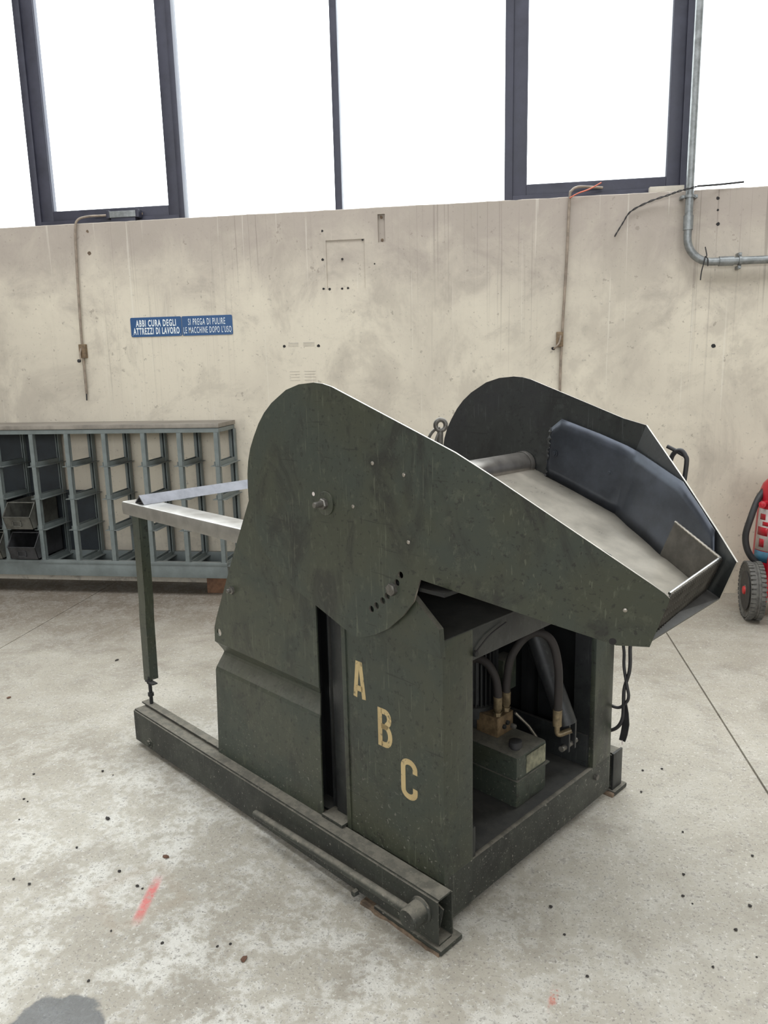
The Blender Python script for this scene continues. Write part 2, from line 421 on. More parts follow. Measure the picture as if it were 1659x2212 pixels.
def frame_ring(bm, x0, x1, z0, z1, w, y0, y1):
    add_box(bm, x0, x0+w[0], y0, y1, z0, z1, .004); add_box(bm, x1-w[1], x1, y0, y1, z0, z1, .004)
    add_box(bm, x0+w[0], x1-w[1], y0, y1, z0, z0+w[2], .004); add_box(bm, x0+w[0], x1-w[1], y0, y1, z1-w[3], z1, .004)
wn = 0
def casement(x0):
    global wn; wn += 1
    bm = bmesh.new(); x1 = x0+1.122
    frame_ring(bm, x0, x1, SILL, HEAD, (.052, .04, .04, .05), YW+.09, YW+.17)
    frame_ring(bm, x0+.050, x1-.038, SILL+.036, HEAD-.045, (.09, .082, .07, .07), YW+.105, YW+.16)
    frame_ring(bm, x0+.132, x1-.112, SILL+.098, HEAD-.107, (.012, .012, .012, .012), YW+.112, YW+.125)
    o = obj('window_%d' % wn, bm, FRAME, smooth=True); tag(o, 'dark framed opening window casement', kind='structure')
    box('pane', x0+.135, x1-.115, YW+.128, YW+.134, SILL+.10, HEAD-.11, GLASS, o, 0)
def fixed(x0, x1):
    global wn; wn += 1
    xm = (x0+x1)/2-.005; bm = bmesh.new()
    add_box(bm, xm-.024, xm+.024, YW+.09, YW+.16, SILL, HEAD, .004)
    add_box(bm, x0, x1, YW+.11, YW+.15, SILL-.01, SILL+.018); add_box(bm, x0, x1, YW+.11, YW+.15, HEAD-.05, HEAD)
    o = obj('window_%d' % wn, bm, FRAME, smooth=True); tag(o, 'pair of tall fixed panes with a thin dark mullion', kind='structure')
    for a, b in ((x0, xm-.02), (xm+.02, x1)): box('pane', a, b, YW+.127, YW+.133, SILL+.01, HEAD-.045, GLASS, o, 0)
per = 3.293
for k in range(-1, 3):
    x = -3.246+per*k
    casement(x)
    fixed(x+1.122, x+per)
fixed(X0, -3.246-per)
# window band and roof light out of view
def band(x0, x1, n, y0, z0, z1):
    global wn; wn += 1
    bm = bmesh.new()
    for i in range(n+1):
        x = x0+(x1-x0)*i/n; add_box(bm, x-.04, x+.04, y0-.14, y0-.06, z0, z1)
    o = obj('window_%d' % wn, bm, FRAME); tag(o, 'dark framed window band in the wall behind the viewer', kind='structure')
band(X0+.05, X1-.05, 12, Y0, 2.5, 5.3)

# anchor holes, plugs and stains with depth on the back wall
for x, z, r in [(-1.142, 2.434, .008), (-1.146, 2.252, .009), (-1.147, 2.065, .008), (-1.014, 2.25, .008), (-1.106, 2.062, .009), (-1.021, 2.062, .008),
                (-.98, 2.064, .008), (-.874, 2.366, .006), (-1.438, 1.696, .010), (-1.197, 1.693, .011), (-.797, 2.211, .005), (1.362, 1.626, .014),
                (.369, 1.634, .012), (1.337, 2.508, .011), (1.346, 2.358, .011), (1.34, 2.44, .007), (-2.802, 2.508, .010), (-2.803, 2.364, .013), (-.745, 2.36, .010), (-.748, 2.505, .010)]:
    bm = bmesh.new()
    d = .020 if x in (-.745, -.748) else 0
    rim = [bm.verts.new((x+r*random.uniform(.75, 1.2)*cos(a*PI/5), YW+d-.0012, z+r*random.uniform(.75, 1.2)*sin(a*PI/5))) for a in range(10)]
    bm.faces.new(rim); rr = bmesh.ops.extrude_face_region(bm, geom=bm.faces[:])
    bmesh.ops.translate(bm, vec=(0, .004, 0), verts=[v for v in rr['geom'] if isinstance(v, bmesh.types.BMVert)])
    obj('anchor_hole', bm, RUST if x in (-2.802, -2.803, -.745, -.748) else HOLE, WALL)
# ghost of a louvred plate that once hung here: shallow raised ribs left in the paint
for gx0, gx1 in ((-1.407, -1.337), (-1.303, -1.225)):
    for zt in (1.717, 1.712, 1.703, 1.695, 1.524, 1.505, 1.487, 1.465):
        box('louvre_mark', gx0, gx1, YW-.0012, YW+.002, zt-.0022, zt+.0022, PLAST, WALL, 0)

# ------------------------------------------------------------------ things on the wall
def sign(x0, x1, z0, z1, lines, bold, label):
    root = empty('wall_sign', ((x0+x1)/2, YW, z0))
    tag(root, label, 'sign', 'pair of blue workshop signs')
    hw, h = (x1-x0)/2, z1-z0; r = .010
    out = []
    for cx, cz, a0 in ((hw-r, h-r, 0), (-hw+r, h-r, 90), (-hw+r, r, 180), (hw-r, r, 270)):
        out += [(cx+r*cos(math.radians(a0+22.5*i)), cz+r*sin(math.radians(a0+22.5*i))) for i in range(5)]
    p = plate('panel', out, [], lambda a, b: (a, -.004, b), (0, .003, 0), SIGN, root)
    for (txt, xa, xb, za, zb) in lines:
        cu = bpy.data.curves.new('lettering', 'FONT'); cu.body = txt; cu.size = 1.0; cu.offset = bold; cu.resolution_u = 3; cu.extrude = .0
        cu.space_character = 1.22
        tmp = bpy.data.objects.new('lettering_tmp', cu); C.objects.link(tmp)
        dg = bpy.context.evaluated_depsgraph_get(); me = bpy.data.meshes.new_from_object(tmp.evaluated_get(dg)); 
        bpy.data.objects.remove(tmp); bpy.data.curves.remove(cu)
        xs = [v.co.x for v in me.vertices]; ys = [v.co.y for v in me.vertices]
        mnx, mxx, mny, mxy = min(xs), max(xs), min(ys), max(ys)
        for v in me.vertices:
            v.co = ((v.co.x-mnx)/(mxx-mnx)*(xb-xa)+xa-(x0+x1)/2, -.0046, (v.co.y-mny)/(mxy-mny)*(zb-za)+za-z0)
        me.materials.clear(); me.materials.append(SIGNW); me.name = 'lettering'
        o = bpy.data.objects.new('lettering', me); C.objects.link(o); o.parent = root
    for sx in (-hw+.012, hw-.012):
        lathe('rivet', (sx, -.004, .010), (0, -1, 0), [(0, .0035), (.001, .003), (.0016, 0)], ZINC, root, 10)
sign(-2.542, -2.166, 1.787, 1.919, [('ABBI CURA DEGLI', -2.502, -2.206, 1.855, 1.902), ('ATTREZZI DI LAVORO', -2.524, -2.183, 1.802, 1.849)], .030,
     'left blue sign, bold white letters ABBI CURA DEGLI ATTREZZI DI LAVORO')
sign(-2.163, -1.797, 1.786, 1.918, [('SI PREGA DI PULIRE', -2.116, -1.848, 1.857, 1.901), ("LE MACCHINE DOPO L'USO", -2.152, -1.806, 1.802, 1.846)], .004,
     'right blue sign, thin white letters SI PREGA DI PULIRE LE MACCHINE')

# thin conduit on the left with its handle box and terminal box on the sill
t = empty('conduit', (-2.91, YW, 1.353)); tag(t, 'thin conduit bending over the sill, left of the blue signs', 'conduit', 'thin wall conduits')
LOC = lambda p: (p[0]+2.91, p[1]-YW, p[2]-1.353)
tube('pipe', [LOC((-2.43, YW+.085, 2.622)), LOC((-2.60, YW+.08, 2.622)), LOC((-2.72, YW+.07, 2.62)), LOC((-2.80, YW+.03, 2.612)), LOC((-2.858, YW-.012, 2.585)), LOC((-2.880, YW-.02, 2.52)), LOC((-2.893, YW-.02, 2.326)), LOC((-2.912, YW-.02, 1.824)), LOC((-2.916, YW-.018, 1.40))], .008, CONDUIT, t, 10, 6)
tube('rod_tip', [LOC((-2.916, YW-.018, 1.41)), LOC((-2.919, YW-.018, 1.353))], .005, WIREB, t, 8)
b_ = box('box', *[-2.937+2.91, -2.886+2.91], -.030, 0, 1.652-1.353, 1.748-1.353, CONDB, t, .004)
tube('crank', [LOC((-2.915, YW-.032, 1.72)), LOC((-2.922, YW-.045, 1.68)), LOC((-2.915, YW-.055, 1.645)), LOC((-2.918, YW-.06, 1.632))], .006, CONDUIT, b_, 8, 4)
lathe('knob', LOC((-2.918, YW-.062, 1.632)), (0, -1, 0), [(0, 0), (0, .011), (.014, .012), (.018, .008), (.018, 0)], RUBBER, b_, 14)
t = empty('terminal_box', (-2.55, YW+.05, SILL)); tag(t, 'pale metal box on the sill under the left casement', 'box')
box('body', -.108, .106, -.02, .035, .03, .072, ZINC, t, .003); box('foot', -.09, .09, -.015, .03, 0, .03, FRAME, t, .002)
for s in (-1, 1): box('end_cap', s*.108-.012, s*.108+.012, -.024, .03, .026, .078, FRAME, t, .003)

t = empty('conduit', (.42, YW, 0)); tag(t, 'thin conduit with orange wire, right of the plaster patch', 'conduit', 'thin wall conduits')
LOC = lambda p: (p[0]-.42, p[1]-YW, p[2])
tube('pipe', [LOC((.66, YW+.08, 2.622)), LOC((.56, YW+.05, 2.626)), LOC((.50, YW+.01, 2.62)), LOC((.462, YW-.015, 2.595)), LOC((.450, YW-.02, 2.545)), LOC((.440, YW-.02, 2.186)), LOC((.423, YW-.02, 1.744)), LOC((.416, YW-.018, 1.45)), LOC((.42, YW-.018, .9)), LOC((.42, YW-.018, .02))], .008, CONDUIT, t, 10, 6)
b_ = box('box', .386-.42, .430-.42, -.030, 0, 1.644, 1.739, CONDB, t, .004)
tube('crank', [LOC((.413, YW-.032, 1.715)), LOC((.405, YW-.045, 1.675)), LOC((.385, YW-.05, 1.645)), LOC((.372, YW-.03, 1.634))], .006, CONDUIT, b_, 8, 4)
tube('orange_wire', [LOC((.449, YW-.03, 2.55)), LOC((.50, YW-.03, 2.575)), LOC((.57, YW-.02, 2.598)), LOC((.64, YW-.02, 2.632))], .004, WIRER, t, 8, 5)

t = empty('steel_pipe', (1.157, YW-.06, 2.13)); tag(t, 'thick galvanised pipe elbowing right below the right casement', 'pipe')
LOC = lambda p: (p[0]-1.157, 0, p[1]-2.13)
arc = [(1.157+.15-.15*cos(a*PI/2/8), 2.28-.15*sin(a*PI/2/8)) for a in range(9)]
tube('pipe', [LOC((1.160, 5.9)), LOC((1.158, 3.6)), LOC((1.157, 2.6)), *[LOC(q) for q in arc], LOC((1.6, 2.13)), LOC((6.5, 2.12))], .0235, ZINC, t, 18)
tube('coupling', [LOC((1.157, 2.405)), LOC((1.157, 2.322))], .029, ZINC, t, 18)
tube('coupling', [LOC((1.348, 2.13)), LOC((1.432, 2.13))], .029, ZINC, t, 18)
def clamp(c, horiz):
    bm = bmesh.new(); d = Vector((1, 0, 0)) if not horiz else Vector((0, 0, 1)); ax = Vector((0, 0, 1)) if not horiz else Vector((1, 0, 0))
    c = Vector(c)
    lathe_bm(bm, c-ax*.008, ax, [(0, .026), (.016, .026), (.016, .029), (0, .029), (0, .026)], 20)
    for s in (-1, 1):
        q = c+d*s*.038
        add_box(bm, q.x-.010, q.x+.010, -.004, .058, q.z-.010, q.z+.010, .003)
        lathe_bm(bm, (q.x, -.004, q.z), (0, -1, 0), [(0, .007), (.006, .007), (.006, 0)], 6)
    obj('clamp', bm, ZINC, t, True)
clamp((1.157-1.157, 0, 2.515-2.13), False); clamp((1.469-1.157, 0, 0), True)
tube('cable_tie', [(.100, -.03, .085), (.110, -.035, .035), (.105, -.036, .028), (.118, -.035, .01), (.122, -.026, -.028)], .0035, WIREB, t, 8, 4)
tube('cable_tie', [(.103, -.034, .03), (.094, -.030, -.02), (.088, -.02, -.06), (.086, -.015, -.108)], .0035, WIREB, t, 8, 4)

t = empty('loose_wire', (1.19, YW, 2.563)); tag(t, 'twisted black wire hanging off the sill beside the pipe', 'wire')
LOC = lambda p: (p[0]-1.19, p[1]-YW, p[2]-2.563)
pp = smooth_path([LOC((1.192, YW-.10, 2.563)), LOC((1.10, YW-.085, 2.547)), LOC((1.031, YW-.05, 2.531)), LOC((.923, YW-.03, 2.502)), LOC((.821, YW-.02, 2.453)), LOC((.776, YW-.018, 2.387)), LOC((.731, YW-.016, 2.312))], 8)
bm = bmesh.new()
for s in (0, PI): add_tube(bm, [p+Vector((0, cos(i*.9+s), sin(i*.9+s)))*.004 for i, p in enumerate(pp)], .003, 7)
obj('strand', bm, WIREB, t, True)
tube('free_end', [LOC((1.192, YW-.095, 2.565)), LOC((1.34, YW-.02, 2.583)), LOC((1.479, YW-.01, 2.592))], .006, WIREB, t, 8, 5)
t = tag(box('sill_strip', .937, 1.142, YW+.02, YW+.06, SILL, SILL+.035, PLAST, bev=.003), 'short pale strip lying on the sill beside the thick pipe', 'strip')

# ------------------------------------------------------------------ shelf rack with bins
RX0, RX1, RY0, RY1 = -4.80, -1.815, 4.77, 5.10
rack = empty('storage_rack', (RX1, RY0, 0)); tag(rack, 'long blue grey steel bin rack with open cells along the wall', 'rack')
def rb(name, x0, x1, y0, y1, z0, z1, mat=RACK, par=None, bev=.002): return box(name, x0-RX1, x1-RX1, y0-RY0, y1-RY0, z0, z1, mat, par or rack, bev)
rb('top', RX0, RX1, RY0, RY1, 1.172, 1.200, RACKTOP)
rb('top_rail', RX0, RX1-.004, RY0+.006, RY0+.030, 1.140, 1.169)
rb('top_rail', RX0, RX1-.004, RY1-.030, RY1-.006, 1.140, 1.169)
rb('end_rail', RX1-.03, RX1-.004, RY0+.03, RY1-.03, 1.140, 1.169)
fr = rb('base_rail', RX0, RX1, RY0, RY0+.03, .136, .225)
rb('base_lip', RX0, RX1, RY0-.004, RY0+.035, .225, .247)
rb('base_rail', RX0, RX1, RY1-.03, RY1, .136, .247)
rb('base_end', RX1-.03, RX1, RY0+.03, RY1-.03, .136, .240)
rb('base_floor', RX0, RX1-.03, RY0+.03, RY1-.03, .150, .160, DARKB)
cols = [-1.838, -2.098, -2.355, -2.638, -2.912, -3.174, -3.45, -3.72, -3.99, -4.26, -4.53, -4.79]
levels = [.944, .716, .496]
def post_mesh(y, back):
    bm = bmesh.new()
    if back: add_box(bm, -.028, .026, y-.004, y, .24, 1.14); add_box(bm, .020, .026, y-.040, y, .24, 1.14); add_box(bm, -.004, .002, y-.028, y-.004, .24, 1.14)
    else: add_box(bm, -.0165, .0165, y, y+.004, .24, 1.14); add_box(bm, .0125, .0165, y, y+.028, .24, 1.14)
    return bm
p0 = obj('front_post', post_mesh(.004, False), RACK, rack); p1 = obj('rear_post', post_mesh(.326, True), RACK, rack)
bm = bmesh.new(); add_box(bm, -.026, -.020, .006, .33, 0, .028); add_box(bm, .0165, .020, .006, .33, 0, .030); add_box(bm, -.050, .046, .004, .33, -.004, 0); 
rl = obj('shelf_runner', bm, RACK, rack)
for i, x in enumerate(cols):
    for src in (p0, p1):
        o = src if i == 0 else src.copy()
        if i: C.objects.link(o)
        o.location.x = x-RX1
    for j, z in enumerate(levels+[.252]):
        o = rl if (i == 0 and j == 0) else rl.copy()
        if not (i == 0 and j == 0): C.objects.link(o)
        o.location = (x-RX1, 0, z-.028)
# dark sheet backs behind the left cells
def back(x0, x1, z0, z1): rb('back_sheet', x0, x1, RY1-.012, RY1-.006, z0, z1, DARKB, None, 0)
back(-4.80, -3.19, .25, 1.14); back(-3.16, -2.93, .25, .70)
def bin_(x0, z0, w, mat, label, front=.062):
    r = empty('storage_bin', (x0+w/2, RY0, z0)); tag(r, label, 'bin', 'steel storage bins in the rack')
    h, y0, y1, tk = .185, -.055, .28, .004; hw = w/2
    bm = bmesh.new()
    add_box(bm, -hw, hw, y0+.02, y1, 0, tk); add_box(bm, -hw, hw, y1-tk, y1, 0, h)
    for s in (-1, 1):
        pts = [(y0+.02, 0), (y1, 0), (y1, h), (.01, h), (y0-.012, front+.03)]
        a = [bm.verts.new((s*hw, y, z)) for y, z in pts]; b = [bm.verts.new((s*(hw-tk), y, z)) for y, z in pts]
        bm.faces.new(a); bm.faces.new(b[::-1])
        for k in range(5): bm.faces.new((a[k], a[(k+1) % 5], b[(k+1) % 5], b[k]))
    obj('tray', bm, mat, r)
    bm = bmesh.new()
    q = [(-hw, y0+.02, .0), (hw, y0+.02, .0), (hw, y0-.012, front+.03), (-hw, y0-.012, front+.03)]
    a = [bm.verts.new(v) for v in q]; b = [bm.verts.new((v[0], v[1]+tk, v[2])) for v in q]
    bm.faces.new(a); bm.faces.new(b[::-1])
    for k in range(4): bm.faces.new((a[k], a[(k+1) % 4], b[(k+1) % 4], b[k]))
    f = obj('front', bm, mat, r)
    tube('rolled_edge', [(-hw, .010, h), (-hw, y0-.012, front+.03), (hw, y0-.012, front+.03), (hw, .010, h)], .004, mat, r, 8)
    tube('rolled_edge', [(-hw, .010, h-.002), (hw, .010, h-.002)], .004, mat, r, 8)
    bm = bmesh.new(); yy = lambda z: y0+.02-.032*z/(front+.03)
    for (xa, xb, za, zb) in ((-.036, .028, .060, .064), (-.036, .028, .024, .028), (-.036, -.032, .024, .064), (.024, .028, .024, .064)):
        add_box(bm, xa, xb, yy(.05)-.006, yy(.05)+.002, za, zb)
    obj('card_holder', bm, mat, f)
bin_(-3.410, .478, .205, BINM, 'grey steel bin in the rack, above the darkest bin')
bin_(-3.400, .262, .208, BIND, 'dark steel bin standing on the rack base under another bin')
bin_(-3.68, .478, .205, BIND, 'dark bin cut off by the left edge of the photo, upper one')
bin_(-3.672, .262, .205, BINM, 'grey bin cut off by the left edge of the photo, lower one')
for bx, lab in ((-1.955, 'short timber block under the right end of the rack'), (-4.55, 'timber block under the far left end of the rack')):
    o = box('timber_block', bx-.055, bx+.115, 4.865, 5.02, 0, .136, WOOD, bev=.004); tag(o, lab, 'block', 'timber blocks under the rack')

# ------------------------------------------------------------------ wheeled extinguisher
ex = empty('wheeled_extinguisher', (1.80, 4.72, 0)); tag(ex, 'red wheeled fire extinguisher with black hose by the wall', 'extinguisher')
lean = Vector((.045, .03, 1)).normalized()
lathe('cylinder', (-.108, 0, .14), lean, [(0, 0), (0, .10), (.03, .135), (.10, .140), (.60, .140), (.655, .125), (.70, .09), (.725, .04), (.76, .035), (.78, 0)], RED, ex, 36)
# worn paper label wrapped around the cylinder
bm = bmesh.new(); base = Vector((-.108, 0, .14))
def wrap(bm, z0, z1, a0, a1, r=.1412, n=8):
    u = Vector((1, 0, 0)); w = Vector((0, 1, 0)); pr = None
    for i in range(n+1):
        a = math.radians(a0+(a1-a0)*i/n); q = (u*cos(a)+w*sin(a))*r
        cur = (bm.verts.new(base+lean*z0+q), bm.verts.new(base+lean*z1+q))
        if pr: bm.faces.new((pr[0], cur[0], cur[1], pr[1]))
        pr = cur
wrap(bm, .27, .52, 185, 262); lb = solid(obj('label', bm, WHITEL, ex, True), .0006)
bm = bmesh.new(); wrap(bm, .20, .265, 185, 262); solid(obj('label', bm, BLUEL, ex, True), .0006)
for k, (z0, z1, a0, a1) in enumerate(((.29, .34, 200, 215), (.36, .41, 190, 222), (.42, .445, 205, 225), (.455, .49, 195, 212))):
    bm = bmesh.new(); wrap(bm, z0, z1, a0, a1, .1420, 4); solid(obj('red_print', bm, RED, lb, True), .0004)
tube('hose', [(-.20, .02, .76), (-.245, -.02, .71), (-.292, -.06, .60), (-.312, -.06, .50), (-.295, -.06, .41), (-.245, -.05, .34), (-.18, -.05, .30)], .019, RUBBER, ex, 14, 6)
lg = tube('hose_clip', [(-.12, -.03, .69), (-.20, -.05, .70), (-.245, -.075, .695)], .014, RED, ex, 10)
lathe('clip_screw', (-.240, -.088, .695), (-.3, -1, 0), [(0, .020), (.008, .020), (.010, .009), (.014, .007), (.014, 0)], RED, lg, 14)
tube('frame_tube', [(-.205, -.13, .10), (-.192, -.14, .35), (-.168, -.15, .72), (-.15, -.12, .90)], .016, RED, ex, 12)
tube('frame_tube', [(.16, -.10, .10), (.15, -.12, .35), (.10, -.13, .72), (.09, -.10, .90)], .016, RED, ex, 12)
tube('axle', [(-.26, -.105, .172), (.30, -.15, .172)], .014, RED, ex, 12)
box('tray', -.14, .16, -.10, .12, .10, .14, RED, ex, .006)
box('guard', -.16, .15, -.135, -.115, .16, .30, RED, ex, .004)
def wheel(cx, cy, par):
    ax = Vector((-1, .09, 0)).normalized(); c = Vector((cx, cy, .172)); R = .172
    w = lathe('wheel', c-ax*.045, ax, [(0, 0), (0, .10), (.005, .125), (.012, .150), (.004, R-.010), (.014, R), (.040, R+.001), (.045, R-.004), (.050, R+.001), (.076, R), (.086, R-.010), (.078, .150), (.074, .128), (.082, .100), (.080, .040), (.086, .030), (.086, 0)], TYRE, par, 44)
    u = Vector((0, 0, 1)); s = ax.cross(u)
    bm = bmesh.new()
    for k in range(40):
        for off, ph in ((-.028, 0), (.028, .5)):
            a = 2*PI*(k+ph)/40; n_ = u*cos(a)+s*sin(a); tg = -u*sin(a)+s*cos(a)
            q = c+ax*off+n_*(R+.001)
            vv = [bm.verts.new(q+ax*i*.014+tg*j*.009+n_*kk*.005) for i in (-1, 1) for j in (-1, 1) for kk in (-1, 1)]
            for f in [(0, 1, 3, 2), (4, 6, 7, 5), (0, 4, 5, 1), (2, 3, 7, 6), (0, 2, 6, 4), (1, 5, 7, 3)]: bm.faces.new([vv[i] for i in f])
    o = obj('tread', bm, TYRE, w); tag(o, kind='stuff')
    lathe('disc', c+ax*.037, ax, [(0, 0), (0, .120), (.003, .118), (.001, .05), (.003, 0)], RUBBER, w, 30)
    lathe('hub', c+ax*.040, ax, [(0, .026), (.010, .024), (.013, .015), (.013, 0)], REDHUB, w, 16)
wheel(-.268, -.105, ex); wheel(.27, -.15, ex)

# ------------------------------------------------------------------ the machine
MO = (-.145048, 1.745975, 0); MR = -.637153
mc = empty('tilting_machine', MO, MR)
tag(mc, 'olive green hydraulic tipping machine with steel chute and letters A B C', 'machine')
VN, VF = .030, .970
mir = lambda p: (p[0], 1.0-p[1], p[2])
# --- base beams, open box section at the front
def beam(v0, u1, flip, zt=.159):
    w = .063; v1 = v0+w; bm = bmesh.new(); u0 = u1-1.688
    out = [(v0, .018), (v1, .018), (v1, zt), (v0, zt)]; inn = [(v0+.005, .023), (v1-.005, .023), (v1-.005, zt-.005), (v0+.005, zt-.005)]
    def ring(u, q): return [bm.verts.new((u, a, b)) for a, b in q]
    ro1, ri1, ri0, ro0 = ring(u1, out), ring(u1, inn), ring(u0+.2, inn), ring(u0, out)
    for a, b in ((ro1, ri1), (ri1, ri0), (ro0, ro1)):
        for k in range(4): bm.faces.new((a[k], a[(k+1) % 4], b[(k+1) % 4], b[k]))
    bm.faces.new(ri0); bm.faces.new(ro0)
    bmesh.ops.recalc_face_normals(bm, faces=bm.faces)
    es = [e for e in bm.edges if (all(v in ro0 for v in e.verts)) or (abs(e.verts[0].co.x-e.verts[1].co.x) > 1.6)]
    bmesh.ops.bevel(bm, geom=es, offset=.006, segments=2, affect='EDGES')
    o = obj('base_beam', bm, BASEP, mc, True)
    box('foot_plate', u1-.24, u1+.016, v0-.006, v1+.022, .002, .018, BASEP, o, .004)
    if flip: box('end_plate', u1-.004, u1+.004, v0-.001, v1+.001, .019, zt+.002, GREEN_D, o, .001); return o
    # clamp bracket inside the open end
    bm = bmesh.new()
    pts = [(u1-.050, v0+.012, .035), (u1-.012, v0+.020, .050), (u1-.006, v0+.034, .112), (u1-.030, v0+.028, .128), (u1-.05, v0+.014, .12)]
    a = [bm.verts.new(p) for p in pts]; bm.faces.new(a); solid(obj('inner_bracket', bm, BASEP, o), .006)
    return o
bN = beam(0.0, 0.0, False); bF = beam(1.003, -.034, True)
# ragged rusty shim under the near foot
bm = bmesh.new(); pr = None; random.seed(3)
for i in range(15):
    u = -.29+.30*i/14; j = random.uniform(-.004, .004)
    cur = [bm.verts.new(q) for q in ((u, -.012+j, .0), (u, .02, .0), (u, .02, .010), (u, -.009+j, .008+random.uniform(-.002, .002)))]
    if pr:
        for k in range(4): bm.faces.new((pr[k], pr[(k+1) % 4], cur[(k+1) % 4], cur[k]))
    else: bm.faces.new(cur)
    pr = cur
bm.faces.new(pr); obj('rusty_shim', bm, RUST, bN)
bm = bmesh.new(); add_box(bm, -.11, -.02, .985, 1.085, 0, .014, .003); obj('rusty_shim', bm, RUST, bF)
# lever with pivot boss, bolts, castors
tube('lever_rod', [(-.786, -.030, .086), (-.78, -.030, .0865), (-.44, -.031, .098), (-.08, -.032, .108)], [.006, .0125, .0135, .0135], BASEP, bN, 14)
lathe('lever_boss', (-.058, .002, .103), (0, -1, 0), [(0, 0), (0, .037), (.006, .037), (.010, .031), (.056, .030), (.060, .027), (.060, 0)], BASEP, bN, 26)
bolt('bolt', (-1.561, 0, .050), (0, -1, 0), .013, .010, BASEP, bN)
bolt('bolt', (-.315, -.002, .022), (0, -1, 0), .011, .016, BASEP, bN, False)
for v0, par in ((.012, bN), (1.015, bF)):
    w = lathe('castor_wheel', (-1.50, v0, .040), (0, 1, 0), [(0, 0), (0, .018), (.004, .034), (.006, .040), (.032, .040), (.034, .034), (.038, .018), (.038, 0)], RUBBER, par, 24)
# inner flange strips on top of the beams
for v0, v1, u0, par in ((.049, .082, -1.702, bN), (.985, 1.018, -1.70, bF)):
    box('flange_strip', u0, -1.10, v0, v1, .164, .171, BASEP, par, .0015)
# --- cabinet
cab = plate('side_panel', [(-.412, .152), (-.031, .152), (-.031, .856), (-.412, .856)], [], lambda a, b: (a, .065, b), (0, .006, 0), GREEN, mc)
box('panel_edge_bead', -.418, -.400, .060, .068, .152, .856, GREEN, cab, .003)
plate('side_panel', [(-.412, .152), (-.031, .152), (-.031, .856), (-.412, .856)], [], lambda a, b: (a, .976, b), (0, -.006, 0), GREEN, mc)
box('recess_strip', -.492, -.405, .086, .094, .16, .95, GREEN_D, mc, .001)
box('recess_strip', -.60, -.37, .950, .958, .16, .95, GREEN_D, mc, .001)  # added far strip, stops light leaking into the cabinet
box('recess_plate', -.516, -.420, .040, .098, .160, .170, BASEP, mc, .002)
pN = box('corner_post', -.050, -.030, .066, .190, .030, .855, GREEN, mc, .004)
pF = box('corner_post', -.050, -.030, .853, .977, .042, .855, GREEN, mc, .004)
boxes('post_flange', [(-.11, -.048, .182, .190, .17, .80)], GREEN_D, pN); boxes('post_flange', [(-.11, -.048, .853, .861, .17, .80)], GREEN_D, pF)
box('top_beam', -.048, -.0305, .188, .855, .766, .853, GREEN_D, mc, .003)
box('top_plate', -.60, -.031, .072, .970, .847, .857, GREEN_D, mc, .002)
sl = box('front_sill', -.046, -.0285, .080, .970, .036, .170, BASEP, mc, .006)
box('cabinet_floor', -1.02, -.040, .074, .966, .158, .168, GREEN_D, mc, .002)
box('leak_blocker', -.98, -.49, .126, .134, .165, .97, BLACKP, mc, 0)  # added light blocker behind the gap beside the side cover
box('shade_partition', -.60, -.59, .096, .966, .165, .95, BLACKP, mc, 0)  # added partition that keeps the cabinet interior dark
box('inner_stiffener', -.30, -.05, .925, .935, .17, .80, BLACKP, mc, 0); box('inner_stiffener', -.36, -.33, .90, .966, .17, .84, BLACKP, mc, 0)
boxes('corner_gusset', [(-.058, -.034, .190, .206, .168, .262)], GREEN_D, mc, .002)
rl_ = boxes('inner_rail', [(-.52, -.050, .845, .860, .168, .285)], GREEN_D, mc, .003)
bolt('sill_bolt', (-.029, .872, .130), (1, 0, 0), .011, .010, BOLT, sl, False); 
bolt('post_bolt', (-.030, .196, .785), (1, 0, 0), .009, .009, BLACKP, pN, False); 
tube('wire_whisker', [(-.022, .192, .792), (-.020, .244, .822), (-.020, .285, .833), (-.018, .322, .842)], .0026, WIREB, pN, 6, 5)
# quadrant gusset bolted to the near side of the cabinet
gq = plate('quadrant_gusset', [(-.102, .954), (-.026, .893), (-.020, .818), (-.205, .833), (-.30, .86), (-.30, 1.0), (-.16, 1.0)], [], lambda a, b: (a, .046, b), (0, .018, 0), GREEN, mc)
# painted letters A B C
def stroke(bm, pts, w, closed=False, y=.0644):
    """flat ribbon of constant width along a polyline, with thickness"""
    P = [Vector((a, b)) for a, b in pts]; n = len(P); L = []; R_ = []
    for i in range(n):
        d0 = (P[i]-P[i-1]).normalized() if (i or closed) else (P[1]-P[0]).normalized()
        d1 = (P[(i+1) % n]-P[i]).normalized() if (i < n-1 or closed) else d0
        nn = Vector((-(d0+d1).y, (d0+d1).x)).normalized(); k = 1/max(.5, nn.dot(Vector((-d0.y, d0.x))))
        L.append(P[i]+nn*w/2*k); R_.append(P[i]-nn*w/2*k)
    def mk(q, yy): return [bm.verts.new((p.x, yy, p.y)) for p in q]
    lf, rf, lb_, rb_ = mk(L, y), mk(R_, y), mk(L, .0652), mk(R_, .0652)
    rng = range(n) if closed else range(n-1)
    for i in rng:
        j = (i+1) % n
        bm.faces.new((lf[i], lf[j], rf[j], rf[i])); bm.faces.new((lf[i], lf[j], lb_[j], lb_[i])); bm.faces.new((rf[i], rf[j], rb_[j], rb_[i]))
    if not closed:
        for i in (0, n-1): bm.faces.new((lf[i], rf[i], rb_[i], lb_[i]))
def arcp(cx, cz, rx, rz, a0, a1, n=8): return [(cx+rx*cos(math.radians(a0+(a1-a0)*i/n)), cz+rz*sin(math.radians(a0+(a1-a0)*i/n))) for i in range(n+1)]
bm = bmesh.new()
stroke(bm, [(-.367, .603), (-.3545, .708), (-.3425, .708), (-.330, .603)], .0155); stroke(bm, [(-.362, .632), (-.335, .632)], .017)
